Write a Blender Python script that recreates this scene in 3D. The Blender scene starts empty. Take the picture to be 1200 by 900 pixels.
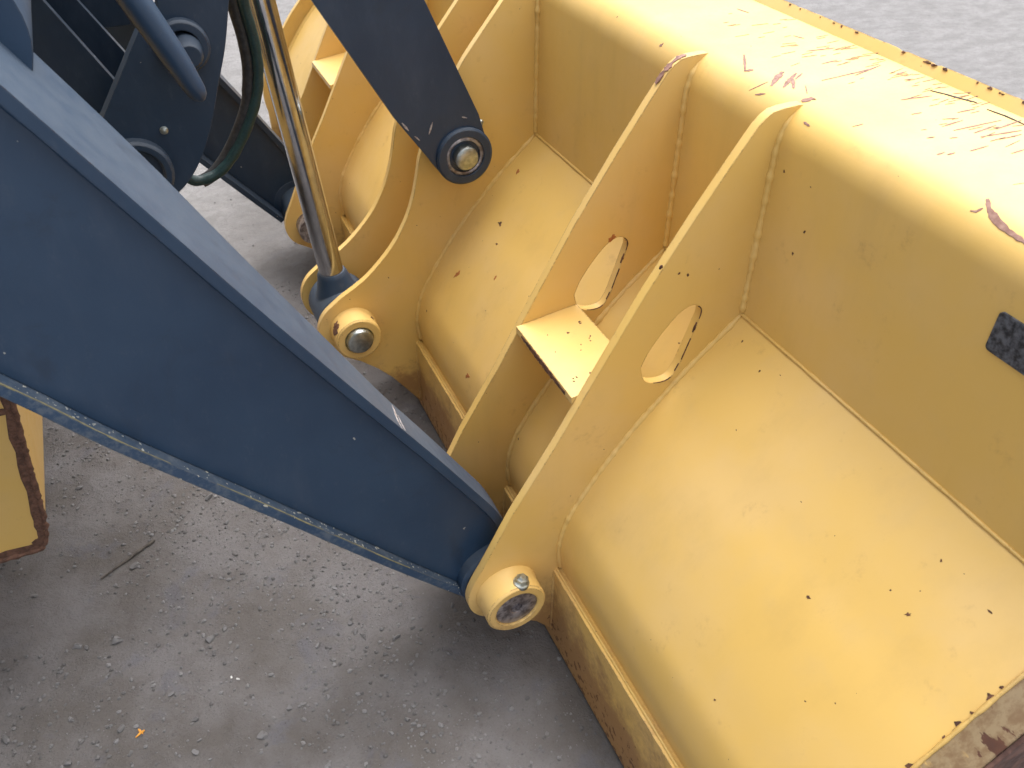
import bpy, bmesh, math, random
import numpy as np
from mathutils import Vector, Matrix, noise

random.seed(7)
scene = bpy.context.scene
col = scene.collection

# ------------------------------------------------------------------ camera
cam_d = bpy.data.cameras.new('camera')
cam = bpy.data.objects.new('camera', cam_d)
col.objects.link(cam)
cam.location = (0, 0, 1.6)
PITCH = math.radians(39.5226)
YAW = math.atan2(580.0, 1296.4)
cam.rotation_euler = (math.pi / 2 - PITCH, 0, -YAW)
cam_d.sensor_width = 36.0
cam_d.lens = 30.0
cam_d.clip_start = 0.02
cam_d.clip_end = 500
cam_d.dof.use_dof = True
cam_d.dof.focus_distance = 1.55
cam_d.dof.aperture_fstop = 9.0
scene.camera = cam

# ------------------------------------------------------------------ world, sun, exposure
SUN_EL, SUN_AZ = math.radians(70), math.radians(62)      # azimuth measured from +Y towards +X
w = bpy.data.worlds.new('World')
scene.world = w
w.use_nodes = True
wn = w.node_tree.nodes
wl = w.node_tree.links
wn.clear()
sky = wn.new('ShaderNodeTexSky')
sky.sky_type = 'NISHITA'
sky.sun_disc = False
sky.sun_elevation = SUN_EL
sky.sun_rotation = SUN_AZ
sky.air_density = 1.0
sky.dust_density = 6.0
hs = wn.new('ShaderNodeHueSaturation')
hs.inputs['Saturation'].default_value = 0.28             # thin overcast: a greyed sky
bg = wn.new('ShaderNodeBackground')
bg.inputs['Strength'].default_value = 0.15
wo = wn.new('ShaderNodeOutputWorld')
wl.new(sky.outputs[0], hs.inputs['Color'])
wl.new(hs.outputs[0], bg.inputs[0])
wl.new(bg.outputs[0], wo.inputs[0])

sun_d = bpy.data.lights.new('sun', 'SUN')
sun_d.energy = 0.95
sun_d.angle = math.radians(85)
sun_d.color = (1.0, 0.97, 0.92)
sun = bpy.data.objects.new('sun', sun_d)
col.objects.link(sun)
sv = Vector((math.cos(SUN_EL) * math.sin(SUN_AZ), math.cos(SUN_EL) * math.cos(SUN_AZ), math.sin(SUN_EL)))
sun.rotation_euler = sv.to_track_quat('Z', 'Y').to_euler()
sun.location = sv * 20

scene.view_settings.view_transform = 'Standard'
scene.view_settings.look = 'None'
scene.view_settings.exposure = 1.26
scene.view_settings.gamma = 1.0
scene.view_settings.use_curve_mapping = False


# ------------------------------------------------------------------ material helpers
class NT:
    def __init__(self, name):
        self.m = bpy.data.materials.new(name)
        self.m.use_nodes = True
        self.t = self.m.node_tree
        self.t.nodes.clear()
        self.out = self.n('ShaderNodeOutputMaterial')
        self.b = self.n('ShaderNodeBsdfPrincipled')
        self.l(self.b.outputs[0], self.out.inputs[0])
        self.co = self.n('ShaderNodeNewGeometry').outputs['Position']

    def n(self, typ, **kw):
        nd = self.t.nodes.new(typ)
        for k, v in kw.items():
            setattr(nd, k, v)
        return nd

    def l(self, a, b):
        self.t.links.new(a, b)

    def set(self, sock, v):
        if isinstance(v, (int, float)):
            sock.default_value = v
        elif isinstance(v, tuple):
            sock.default_value = v if len(v) == 4 or sock.type == 'VECTOR' else (*v, 1)
        else:
            self.l(v, sock)

    def noise(self, scale, detail=3, rough=0.55, co=None, dist=0.0):
        nd = self.n('ShaderNodeTexNoise')
        nd.inputs['Scale'].default_value = scale
        nd.inputs['Detail'].default_value = detail
        nd.inputs['Roughness'].default_value = rough
        nd.inputs['Distortion'].default_value = dist
        self.l(co or self.co, nd.inputs['Vector'])
        return nd.outputs[0]

    def ramp(self, v, a, b, lo=0.0, hi=1.0):
        nd = self.n('ShaderNodeMapRange')
        nd.interpolation_type = 'SMOOTHSTEP'
        self.set(nd.inputs[0], v)
        for i, x in ((1, a), (2, b), (3, lo), (4, hi)):
            self.set(nd.inputs[i], x)
        return nd.outputs[0]

    def math(self, op, a, b=None, clamp=False):
        nd = self.n('ShaderNodeMath', operation=op, use_clamp=clamp)
        self.set(nd.inputs[0], a)
        if b is not None:
            self.set(nd.inputs[1], b)
        return nd.outputs[0]

    def mix(self, f, a, b):
        nd = self.n('ShaderNodeMix', data_type='RGBA')
        self.set(nd.inputs[0], f)
        self.set(nd.inputs[6], a)
        self.set(nd.inputs[7], b)
        return nd.outputs[2]

    def stretch(self, s, rot=(0, 0, 0), co=None):
        nd = self.n('ShaderNodeMapping')
        nd.inputs['Scale'].default_value = s
        nd.inputs['Rotation'].default_value = rot
        self.l(co or self.co, nd.inputs['Vector'])
        return nd.outputs[0]

    def edge(self, radius):
        bv = self.n('ShaderNodeBevel', samples=2)
        bv.inputs['Radius'].default_value = radius
        ge = self.n('ShaderNodeNewGeometry')
        dt = self.n('ShaderNodeVectorMath', operation='DOT_PRODUCT')
        self.l(bv.outputs[0], dt.inputs[0])
        self.l(ge.outputs['Normal'], dt.inputs[1])
        return bv.outputs[0], dt.outputs['Value']

    def specks(self, scale, size, amount, warp=0.012):
        """sparse chips of uneven outline; amount = share of cells that carry one"""
        wv = self.n('ShaderNodeTexNoise')
        wv.inputs['Scale'].default_value = 140
        wv.inputs['Detail'].default_value = 3
        self.l(self.co, wv.inputs['Vector'])
        sub = self.n('ShaderNodeVectorMath', operation='SUBTRACT')
        self.l(wv.outputs['Color'], sub.inputs[0])
        sub.inputs[1].default_value = (0.5, 0.5, 0.5)
        sc = self.n('ShaderNodeVectorMath', operation='SCALE')
        self.l(sub.outputs[0], sc.inputs[0])
        sc.inputs['Scale'].default_value = warp
        ad = self.n('ShaderNodeVectorMath', operation='ADD')
        self.l(self.co, ad.inputs[0])
        self.l(sc.outputs[0], ad.inputs[1])
        vo = self.n('ShaderNodeTexVoronoi')
        vo.inputs['Scale'].default_value = scale
        self.l(ad.outputs[0], vo.inputs['Vector'])
        sep = self.n('ShaderNodeSeparateColor')
        self.l(vo.outputs['Color'], sep.inputs[0])
        th = self.math('MULTIPLY', self.ramp(sep.outputs[0], 1 - amount, 1.0), size * scale)
        d = self.math('SUBTRACT', th, vo.outputs['Distance'])
        return self.ramp(d, 0.0, 0.02 * size * scale + 0.004)

    def sep(self, v):
        s = self.n('ShaderNodeSeparateXYZ')
        self.l(v, s.inputs[0])
        return s.outputs

    def bump(self, h, strength, dist, normal=None):
        bp = self.n('ShaderNodeBump')
        bp.inputs['Strength'].default_value = strength
        bp.inputs['Distance'].default_value = dist
        self.l(h, bp.inputs['Height'])
        if normal is not None:
            self.l(normal, bp.inputs['Normal'])
        return bp.outputs[0]


def rust_col(t):
    n1 = t.noise(60, 4)
    return t.mix(n1, (0.035, 0.014, 0.010), (0.14, 0.055, 0.028))


def yellow_paint(name, edge_wear=0.5, worn=0.0, low_rust=True):
    t = NT(name)
    big = t.noise(3.2, 4, 0.6)
    mid = t.noise(17, 4, 0.6)
    fine = t.noise(240, 3, 0.6)
    c = t.mix(t.ramp(big, 0.35, 0.68), (0.685, 0.445, 0.122), (0.685, 0.462, 0.170))
    c = t.mix(t.ramp(mid, 0.5, 0.75, 0, 0.35), c, (0.640, 0.430, 0.150))
    # grime washed down the plates
    run = t.noise(9, 5, 0.65, co=t.stretch((1, 1, 0.16)))
    c = t.mix(t.ramp(run, 0.50, 0.76, 0, 0.15), c, (0.36, 0.235, 0.085))
    chip = t.math('MAXIMUM', t.specks(24, 0.0024, 0.13, 0.010), t.specks(48, 0.0014, 0.22, 0.007))
    t.b.inputs['Coat Weight'].default_value = 0.15
    t.b.inputs['Coat Roughness'].default_value = 0.30
    nrm, dt = t.edge(0.004)
    em = t.ramp(dt, 0.93, 0.80)
    en = t.math('ADD', t.math('MULTIPLY', t.noise(24, 3), 0.55), t.math('MULTIPLY', t.noise(120, 3), 0.45))
    ew = t.math('MULTIPLY', em, t.ramp(en, 0.60 - 0.12 * edge_wear, 0.64 - 0.12 * edge_wear))
    chip = t.math('MAXIMUM', chip, ew)
    z = t.sep(t.co)[2]
    if low_rust:
        lr = t.math('ADD', t.math('MULTIPLY', t.noise(13, 5, 0.7), 0.7), t.math('MULTIPLY', t.noise(75, 4, 0.7), 0.3))
        zz = t.ramp(z, 0.02, 0.27, 0.30 * low_rust, -0.12 * (3.2 - 2.2 * low_rust))
        lm = t.math('ADD', lr, zz)
        stain = t.ramp(lm, 0.44, 0.76, 0, 0.80)
        c = t.mix(stain, c, (0.25, 0.115, 0.045))
        spot = t.math('ADD', t.math('MULTIPLY', t.noise(58, 4, 0.6), 0.8), t.math('MULTIPLY', zz, 0.6))
        chip = t.math('MAXIMUM', chip, t.ramp(spot, 0.64, 0.70, 0, 0.75))
    if worn:
        wn_ = t.math('ADD', t.math('MULTIPLY', t.noise(7, 5, 0.65), 0.6), t.math('MULTIPLY', t.noise(70, 4, 0.7, co=t.stretch((1, 0.3, 1))), 0.4))
        c = t.mix(t.ramp(wn_, 0.33, 0.47, 0, worn), c, t.mix(t.ramp(t.noise(55, 4, 0.7, co=t.stretch((1, 1, 0.25), (0, 0.8, 0))), 0.4, 0.62), (0.215, 0.160, 0.098), (0.125, 0.072, 0.042)))
        chip = t.math('MAXIMUM', chip, t.ramp(wn_, 0.58, 0.60))
    c = t.mix(chip, c, rust_col(t))
    t.l(c, t.b.inputs['Base Color'])
    r = t.ramp(t.math('ADD', t.math('MULTIPLY', mid, 0.6), t.math('MULTIPLY', fine, 0.4)), 0.3, 0.7, 0.40, 0.56)
    t.l(t.math('ADD', r, t.math('MULTIPLY', chip, 0.4), True), t.b.inputs['Roughness'])
    h = t.math('SUBTRACT', t.math('ADD', t.math('MULTIPLY', fine, 0.10), t.math('MULTIPLY', mid, 0.7)), t.math('MULTIPLY', chip, 0.25))
    t.l(t.bump(h, 0.35, 0.0015, nrm), t.b.inputs['Normal'])
    return t.m


def blue_paint(name, dusty=1.0, dark=1.0, worn=0.0):
    t = NT(name)
    big = t.noise(4, 4, 0.6)
    mid = t.noise(30, 4, 0.6)
    fine = t.noise(260, 3, 0.6)
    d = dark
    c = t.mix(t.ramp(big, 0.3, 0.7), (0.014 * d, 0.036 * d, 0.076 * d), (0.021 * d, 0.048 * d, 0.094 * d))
    nz = t.sep(t.n('ShaderNodeNewGeometry').outputs['Normal'])[2]
    dust = t.math('ADD', t.math('MULTIPLY', big, 0.5), t.math('MULTIPLY', mid, 0.5))
    up = t.math('MULTIPLY', t.ramp(nz, 0.15, 0.75), t.ramp(dust, 0.25, 0.70, 0.35, 1.0))
    c = t.mix(t.math('MULTIPLY', up, 0.50 * dusty), c, (0.092, 0.102, 0.108))
    smear = t.noise(10, 5, 0.7, co=t.stretch((1, 1, 0.3), (0, 0.6, 0)))
    c = t.mix(t.ramp(smear, 0.48, 0.78, 0, 0.22), c, (0.08, 0.10, 0.14))
    blot = t.noise(5.5, 6, 0.72, dist=0.8)
    c = t.mix(t.ramp(blot, 0.54, 0.72, 0, 0.45), c, (0.012, 0.020, 0.036))
    film = t.noise(55, 5, 0.75, co=t.stretch((1, 1, 0.5)))
    c = t.mix(t.ramp(film, 0.55, 0.80, 0, 0.18), c, (0.12, 0.135, 0.16))
    nrm, dt = t.edge(0.003)
    em = t.ramp(dt, 0.95, 0.80)
    en = t.math('ADD', t.math('MULTIPLY', t.noise(21, 3), 0.5), t.math('MULTIPLY', t.noise(130, 3), 0.5))
    c = t.mix(t.math('MULTIPLY', em, t.ramp(en, 0.38, 0.60, 0, 0.55)), c, (0.20, 0.215, 0.22))
    c = t.mix(t.math('MULTIPLY', em, t.ramp(en, 0.585, 0.61)), c, (0.10, 0.05, 0.03))
    sp = t.specks(40, 0.0022, 0.10, 0.010)
    c = t.mix(t.math('MULTIPLY', sp, 0.8), c, (0.38, 0.38, 0.36))
    if worn:
        wv = t.math('ADD', t.math('MULTIPLY', t.noise(16, 5, 0.7), 0.5), t.math('MULTIPLY', t.noise(95, 4, 0.7), 0.5))
        c = t.mix(t.ramp(wv, 0.46, 0.62, 0, 0.55 * worn), c, (0.13, 0.155, 0.185))
        sq = t.math('MAXIMUM', t.specks(48, 0.0040, 0.45, 0.010), t.specks(85, 0.0022, 0.40, 0.006))
        c = t.mix(sq, c, (0.42, 0.42, 0.36))
        c = t.mix(t.math('MULTIPLY', em, t.ramp(en, 0.42, 0.54, 0, 0.8)), c, (0.26, 0.24, 0.15))
    t.l(c, t.b.inputs['Base Color'])
    t.l(t.ramp(t.math('ADD', t.math('MULTIPLY', mid, 0.5), t.math('MULTIPLY', up, 0.5)), 0.2, 0.8, 0.40, 0.62), t.b.inputs['Roughness'])
    h = t.math('ADD', t.math('MULTIPLY', fine, 0.12), t.math('MULTIPLY', mid, 0.8))
    t.l(t.bump(h, 0.35, 0.0015, nrm), t.b.inputs['Normal'])
    return t.m


def simple(name, c0, c1, rough, metal=0.0, scale=60, bump=0.3, bev=0.0015):
    t = NT(name)
    n = t.noise(scale, 4, 0.6)
    t.l(t.mix(t.ramp(n, 0.35, 0.65), c0, c1), t.b.inputs['Base Color'])
    t.l(t.ramp(t.noise(scale * 2.3, 3), 0.3, 0.7, rough * 0.8, min(1, rough * 1.25)), t.b.inputs['Roughness'])
    t.b.inputs['Metallic'].default_value = metal
    nrm, _ = t.edge(bev)
    t.l(t.bump(n, bump, 0.001, nrm), t.b.inputs['Normal'])
    return t.m


M = {}
M['yellow'] = yellow_paint('faded_yellow_paint')
M['yellow_edge'] = yellow_paint('chipped_yellow_paint', 1.15)
M['yellow_rough'] = yellow_paint('worn_yellow_paint', 1.3, 0.9)
M['yellow_heel'] = yellow_paint('rust_stained_yellow_paint', 1.1, 0, 1.22)
M['yellow_shelf'] = yellow_paint('yellow_shelf_paint', 0.9)
M['blue'] = blue_paint('slate_blue_paint')
M['navy'] = blue_paint('navy_and_shaded_blue_paint', 0.5, 0.60)  # navy of the linkage; on the far arm, shade put into the colour
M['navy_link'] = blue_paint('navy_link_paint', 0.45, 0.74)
M['blue_worn'] = blue_paint('scuffed_slate_blue_paint', 0.9, 1.25, 1.0)
M['chrome'] = simple('polished_chrome', (0.42, 0.42, 0.44), (0.52, 0.52, 0.53), 0.17, 1.0, 30, 0.02)
M['zinc'] = simple('dull_zinc', (0.33, 0.36, 0.35), (0.50, 0.53, 0.51), 0.38, 1.0, 90, 0.3, 0.004)
M['steel'] = simple('greasy_pin_steel', (0.17, 0.15, 0.16), (0.46, 0.43, 0.44), 0.42, 0.75, 70, 0.5)
M['rust'] = simple('dark_rust', (0.060, 0.026, 0.016), (0.16, 0.070, 0.036), 0.85, 0, 90, 0.8)
M['frame_rust'] = simple('brown_rust_band', (0.085, 0.042, 0.028), (0.17, 0.085, 0.055), 0.85, 0, 90, 0.6)
M['fleck'] = simple('pale_paint_fleck', (0.30, 0.32, 0.32), (0.48, 0.48, 0.43), 0.6, 0, 150, 0.2)
M['worn_line'] = simple('yellowish_worn_line', (0.17, 0.16, 0.10), (0.28, 0.25, 0.13), 0.7, 0, 90, 0.3)
M['maroon'] = simple('bare_rusted_plate', (0.07, 0.035, 0.028), (0.15, 0.075, 0.055), 0.8, 0, 40, 0.6)
M['scar'] = simple('purple_brown_primer', (0.19, 0.095, 0.072), (0.30, 0.17, 0.13), 0.7, 0, 120, 0.3)
M['orange_rust'] = simple('orange_rust_bloom', (0.30, 0.085, 0.018), (0.44, 0.17, 0.045), 0.8, 0, 150, 0.3)
M['black'] = simple('black_rubber', (0.012, 0.012, 0.013), (0.028, 0.028, 0.030), 0.55, 0, 80, 0.3)
M['teal'] = simple('dark_teal_sleeve', (0.004, 0.022, 0.024), (0.008, 0.036, 0.036), 0.45, 0, 240, 0.6)
M['tag'] = simple('mottled_dark_tag', (0.018, 0.020, 0.026), (0.115, 0.125, 0.15), 0.5, 0.2, 110, 0.2)
M['scrape'] = simple('bare_scrape', (0.22, 0.19, 0.185), (0.42, 0.38, 0.37), 0.55, 0.1, 150, 0.2)
M['splash'] = simple('orange_splash', (0.62, 0.27, 0.03), (0.70, 0.33, 0.05), 0.6, 0, 90, 0.2)
M['stick'] = simple('dark_dry_twig', (0.05, 0.042, 0.036), (0.09, 0.078, 0.066), 0.9, 0, 120, 0.8)


def ground_mat():
    t = NT('dusty_gravel_yard')
    big = t.noise(0.55, 4, 0.6)
    mid = t.noise(4.5, 5, 0.62)
    fine = t.noise(42, 5, 0.65)
    grit = t.noise(230, 4, 0.7)
    c = t.mix(t.ramp(mid, 0.34, 0.66), (0.102, 0.093, 0.088), (0.146, 0.139, 0.142))
    c = t.mix(t.ramp(big, 0.42, 0.62, 0, 0.25), c, (0.19, 0.18, 0.178))
    blu = t.noise(7, 4, 0.7, dist=0.6)
    c = t.mix(t.ramp(blu, 0.54, 0.68, 0, 0.45), c, (0.105, 0.108, 0.132))
    c = t.mix(t.ramp(fine, 0.55, 0.78, 0, 0.5), c, (0.070, 0.062, 0.060))
    c = t.mix(t.ramp(grit, 0.58, 0.76, 0, 0.4), c, (0.21, 0.206, 0.208))
    # gravel paler with distance; the loader's shade is partly put into this colour
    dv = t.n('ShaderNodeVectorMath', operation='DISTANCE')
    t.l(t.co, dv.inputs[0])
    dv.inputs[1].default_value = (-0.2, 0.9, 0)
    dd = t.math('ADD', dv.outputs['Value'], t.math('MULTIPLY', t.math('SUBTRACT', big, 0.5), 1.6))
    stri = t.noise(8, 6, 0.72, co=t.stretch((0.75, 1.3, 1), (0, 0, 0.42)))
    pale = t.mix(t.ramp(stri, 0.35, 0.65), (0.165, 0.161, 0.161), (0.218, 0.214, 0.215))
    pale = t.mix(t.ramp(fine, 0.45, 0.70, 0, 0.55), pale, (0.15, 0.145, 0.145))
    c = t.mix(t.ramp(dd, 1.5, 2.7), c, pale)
    c = t.mix(t.ramp(grit, 0.44, 0.28, 0, 0.55), c, (0.075, 0.068, 0.066))
    t.l(c, t.b.inputs['Base Color'])
    t.b.inputs['Roughness'].default_value = 0.95
    t.b.inputs['Specular IOR Level'].default_value = 0.2
    h = t.math('ADD', t.math('MULTIPLY', fine, 0.7), t.math('MULTIPLY', grit, 0.35))
    clod = t.noise(13, 5, 0.6, dist=0.4)
    h = t.math('ADD', h, t.math('MULTIPLY', clod, 1.4))
    t.l(t.bump(h, 0.9, 0.008), t.b.inputs['Normal'])
    return t.m


def stone_mat(name, a, b):
    t = NT(name)
    oi = t.n('ShaderNodeObjectInfo')
    n = t.noise(120, 4, 0.65)
    ri = t.n('ShaderNodeNewGeometry').outputs['Random Per Island']
    c = t.mix(t.math('FRACT', t.math('ADD', oi.outputs['Random'], ri)), a, b)
    c = t.mix(t.ramp(n, 0.45, 0.75, 0, 0.5), c, (0.16, 0.15, 0.145))
    t.l(c, t.b.inputs['Base Color'])
    t.b.inputs['Roughness'].default_value = 0.9
    t.l(t.bump(n, 0.5, 0.002), t.b.inputs['Normal'])
    return t.m


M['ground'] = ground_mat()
M['stone'] = stone_mat('grey_stone', (0.080, 0.077, 0.078), (0.180, 0.177, 0.182))
M['pale_stone'] = stone_mat('pale_stone', (0.42, 0.41, 0.40), (0.55, 0.54, 0.53))


# ------------------------------------------------------------------ mesh helpers
def link(name, bm, mat, parent=None, label=None, smooth=35.0, kind=None):
    me = bpy.data.meshes.new(name)
    bmesh.ops.recalc_face_normals(bm, faces=bm.faces[:])
    bm.to_mesh(me)
    bm.free()
    for mm in (mat if isinstance(mat, (list, tuple)) else [mat]):
        me.materials.append(mm)
    if smooth:
        for p in me.polygons:
            p.use_smooth = True
        me.set_sharp_from_angle(angle=math.radians(smooth))
    o = bpy.data.objects.new(name, me)
    col.objects.link(o)
    if parent is not None:
        o.parent = parent
    if label:
        o['label'] = label
    if kind:
        o['kind'] = kind
    return o


def root(name, label, cat, loc=(0, 0, 0), group=None):
    o = bpy.data.objects.new(name, None)
    o.empty_display_size = 0.1
    col.objects.link(o)
    o['label'] = label
    o['category'] = cat
    if group:
        o['group'] = group
    return o


def area(pts):
    return 0.5 * sum(pts[i][0] * pts[(i + 1) % len(pts)][1] - pts[(i + 1) % len(pts)][0] * pts[i][1] for i in range(len(pts)))


def prism(bm, pts, y0, y1, holes=()):
    """plate with outline pts in the XZ plane, from y0 to y1, with through holes"""
    if not holes:
        a = [bm.verts.new((x, y0, z)) for x, z in pts]
        b = [bm.verts.new((x, y1, z)) for x, z in pts]
        bm.faces.new(a)
        bm.faces.new(b[::-1])
        n = len(pts)
        for i in range(n):
            bm.faces.new((a[i], a[(i + 1) % n], b[(i + 1) % n], b[i]))
        return bm
    edges, loops = [], []
    for lp in [pts] + list(holes):
        vs = [bm.verts.new((x, y0, z)) for x, z in lp]
        loops.append(vs)
        for i in range(len(vs)):
            edges.append(bm.edges.new((vs[i], vs[(i + 1) % len(vs)])))
    r = bmesh.ops.triangle_fill(bm, use_beauty=True, use_dissolve=False, edges=edges)
    fs = [g for g in r['geom'] if isinstance(g, bmesh.types.BMFace)]
    top = {}
    for lp in loops:
        for v in lp:
            top[v] = bm.verts.new((v.co.x, y1, v.co.z))
    for f in fs:
        bm.faces.new([top[v] for v in reversed(f.verts[:])])
    for lp in loops:
        n = len(lp)
        for i in range(n):
            a, b = lp[i], lp[(i + 1) % n]
            bm.faces.new((a, b, top[b], top[a]))
    return bm


def box(bm, x0, x1, y0, y1, z0, z1):
    return prism(bm, [(x0, z0), (x1, z0), (x1, z1), (x0, z1)], y0, y1)


def lathe_y(bm, cx, cz, prof, seg=40):
    """solid of revolution about the Y direction through (cx, cz); prof = [(radius, y), ...] closed by caps"""
    rings = []
    for r, y in prof:
        if r < 1e-6:
            rings.append([bm.verts.new((cx, y, cz))])
        else:
            rings.append([bm.verts.new((cx + r * math.cos(2 * math.pi * i / seg), y, cz + r * math.sin(2 * math.pi * i / seg))) for i in range(seg)])
    for a, b in zip(rings, rings[1:]):
        for i in range(seg):
            j = (i + 1) % seg
            if len(a) == 1 and len(b) == 1:
                continue
            if len(a) == 1:
                bm.faces.new((a[0], b[i], b[j]))
            elif len(b) == 1:
                bm.faces.new((a[i], a[j], b[0]))
            else:
                bm.faces.new((a[i], a[j], b[j], b[i]))
    return bm


def tube(bm, path, rad, seg=12, cap=True, rough=0.0, seed=0.0):
    path = [Vector(p) for p in path]
    n = len(path)
    rads = rad if isinstance(rad, (list, tuple)) else [rad] * n
    tang = [(path[min(i + 1, n - 1)] - path[max(i - 1, 0)]).normalized() for i in range(n)]
    up = Vector((0, 0, 1)) if abs(tang[0].z) < 0.9 else Vector((1, 0, 0))
    u = (up - tang[0] * up.dot(tang[0])).normalized()
    rings = []
    for i in range(n):
        u = (u - tang[i] * u.dot(tang[i])).normalized()
        v = tang[i].cross(u)
        ring = []
        for k in range(seg):
            a = 2 * math.pi * k / seg
            r = rads[i]
            if rough:
                r *= 1 + rough * noise.noise(Vector((path[i].x * 90 + seed, path[i].y * 90 + k * 0.35, path[i].z * 90)))
            ring.append(bm.verts.new(path[i] + (u * math.cos(a) + v * math.sin(a)) * r))
        rings.append(ring)
    for a, b in zip(rings, rings[1:]):
        for k in range(seg):
            bm.faces.new((a[k], a[(k + 1) % seg], b[(k + 1) % seg], b[k]))
    if cap:
        bm.faces.new(rings[0][::-1])
        bm.faces.new(rings[-1])
    return bm


def resample(path, step):
    out = []
    path = [Vector(p) for p in path]
    for a, b in zip(path, path[1:]):
        n = max(1, int((b - a).length / step))
        for i in range(n):
            out.append(a.lerp(b, i / n))
    out.append(path[-1])
    return out


def smooth_path(pts, n=8):
    """Catmull-Rom through points of any dimension"""
    P = [np.array(p, float) for p in pts]
    P = [2 * P[0] - P[1]] + P + [2 * P[-1] - P[-2]]
    out = []
    for i in range(1, len(P) - 2):
        for k in range(n):
            t = k / n
            out.append(tuple(0.5 * ((2 * P[i]) + (-P[i - 1] + P[i + 1]) * t + (2 * P[i - 1] - 5 * P[i] + 4 * P[i + 1] - P[i + 2]) * t * t + (-P[i - 1] + 3 * P[i] - 3 * P[i + 1] + P[i + 2]) * t ** 3)))
    out.append(tuple(P[-2]))
    return out


def sheet(bm, prof, y0, y1, th, ny=1):
    """bent sheet: profile in XZ (outer/rear side), thickness th to its right-hand side"""
    n = len(prof)
    nr = []
    for i in range(n):
        a, b = prof[max(i - 1, 0)], prof[min(i + 1, n - 1)]
        dx, dz = b[0] - a[0], b[1] - a[1]
        L = math.hypot(dx, dz)
        nr.append((dz / L, -dx / L))
    inner = [(p[0] + q[0] * th, p[1] + q[1] * th) for p, q in zip(prof, nr)]
    poly_rows = []
    for j in range(ny + 1):
        y = y0 + (y1 - y0) * j / ny
        poly_rows.append(([bm.verts.new((x, y, z)) for x, z in prof], [bm.verts.new((x, y, z)) for x, z in inner]))
    for (a, ai), (b, bi) in zip(poly_rows, poly_rows[1:]):
        for i in range(n - 1):
            bm.faces.new((a[i], a[i + 1], b[i + 1], b[i]))
            bm.faces.new((ai[i + 1], ai[i], bi[i], bi[i + 1]))
        bm.faces.new((a[0], b[0], bi[0], ai[0]))
        bm.faces.new((a[-1], ai[-1], bi[-1], b[-1]))
    for row in (poly_rows[0], poly_rows[-1]):
        a, ai = row
        for i in range(n - 1):
            bm.faces.new((a[i], ai[i], ai[i + 1], a[i + 1]))
    return bm


def blob_mark(bm, c, nrm, size, aspect=1.0, ang=0.0, th=0.0006, seg=9, seed=0):
    """thin flake of uneven outline lying on a surface"""
    rnd = random.Random(seed)
    nrm = Vector(nrm).normalized()
    ref = Vector((0, 1, 0)) if abs(nrm.y) < 0.9 else Vector((1, 0, 0))
    u = (ref - nrm * ref.dot(nrm)).normalized()
    v = nrm.cross(u)
    u, v = u * math.cos(ang) + v * math.sin(ang), v * math.cos(ang) - u * math.sin(ang)
    c = Vector(c)
    lo, hi = [], []
    for i in range(seg):
        a = 2 * math.pi * i / seg
        r = size * rnd.uniform(0.40, 1.30)
        p = c + u * math.cos(a) * r * aspect + v * math.sin(a) * r
        lo.append(bm.verts.new(p - nrm * 0.001))
        hi.append(bm.verts.new(p + nrm * th))
    bm.faces.new(hi)
    for i in range(seg):
        bm.faces.new((lo[i], lo[(i + 1) % seg], hi[(i + 1) % seg], hi[i]))
    return bm


def stroke(bm, pts, nrm, wid, th=0.0006, seed=0, step=0.0035):
    """thin flake following a line on a surface"""
    rnd = random.Random(seed)
    nrm = Vector(nrm).normalized()
    P = resample(pts, step)
    L, R, L0, R0 = [], [], [], []
    n = len(P)
    for i, p in enumerate(P):
        t = (P[min(i + 1, n - 1)] - P[max(i - 1, 0)]).normalized()
        s = nrm.cross(t)
        f = i / max(1, n - 1)
        wv = wid * (0.25 + 0.75 * math.sin(math.pi * min(1, max(0, 0.08 + 0.84 * f)))) * rnd.uniform(0.6, 1.2) * 0.5
        L.append(bm.verts.new(p + s * wv + nrm * th))
        R.append(bm.verts.new(p - s * wv + nrm * th))
        L0.append(bm.verts.new(p + s * wv - nrm * 0.001))
        R0.append(bm.verts.new(p - s * wv - nrm * 0.001))
    for i in range(n - 1):
        bm.faces.new((R[i], R[i + 1], L[i + 1], L[i]))
        bm.faces.new((L[i], L[i + 1], L0[i + 1], L0[i]))
        bm.faces.new((R[i + 1], R[i], R0[i], R0[i + 1]))
    return bm


def new():
    return bmesh.new()


# ------------------------------------------------------------------ ground
def axis(a, b, fa, fb, step):
    fine = list(np.arange(fa, fb, step))
    lo = [fa - 0.02 * (1.35 ** k - 1) / 0.35 for k in range(1, 60)]
    lo = [v for v in lo if v > a]
    hi = [fine[-1] + 0.02 * (1.35 ** k - 1) / 0.35 for k in range(1, 60)]
    hi = [v for v in hi if v < b]
    return np.array([a] + lo[::-1] + fine + hi + [b])


def gz(x, y):
    v = Vector((x, y, 0))
    d = 0.010 * noise.noise(v * 2.1) + 0.006 * noise.noise(v * 7.3 + Vector((5, 1, 0)))
    d += 0.0035 * noise.noise(v * 21.0) + 0.002 * noise.noise(v * 55.0)
    return d - 0.008


def build_ground():
    xs, ys = axis(-90, 90, -1.1, 0.75, 0.011), axis(-90, 90, 0.45, 2.9, 0.011)
    nx, ny = len(xs), len(ys)
    vs = [(x, y, gz(x, y)) for y in ys for x in xs]
    fs = [(j * nx + i, j * nx + i + 1, (j + 1) * nx + i + 1, (j + 1) * nx + i) for j in range(ny - 1) for i in range(nx - 1)]
    me = bpy.data.meshes.new('ground')
    me.from_pydata(vs, [], fs)
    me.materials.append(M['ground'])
    for p in me.polygons:
        p.use_smooth = True
    o = bpy.data.objects.new('ground', me)
    col.objects.link(o)
    o['kind'] = 'structure'
    o['label'] = 'dusty grey gravel yard under the loader'


build_ground()

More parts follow.
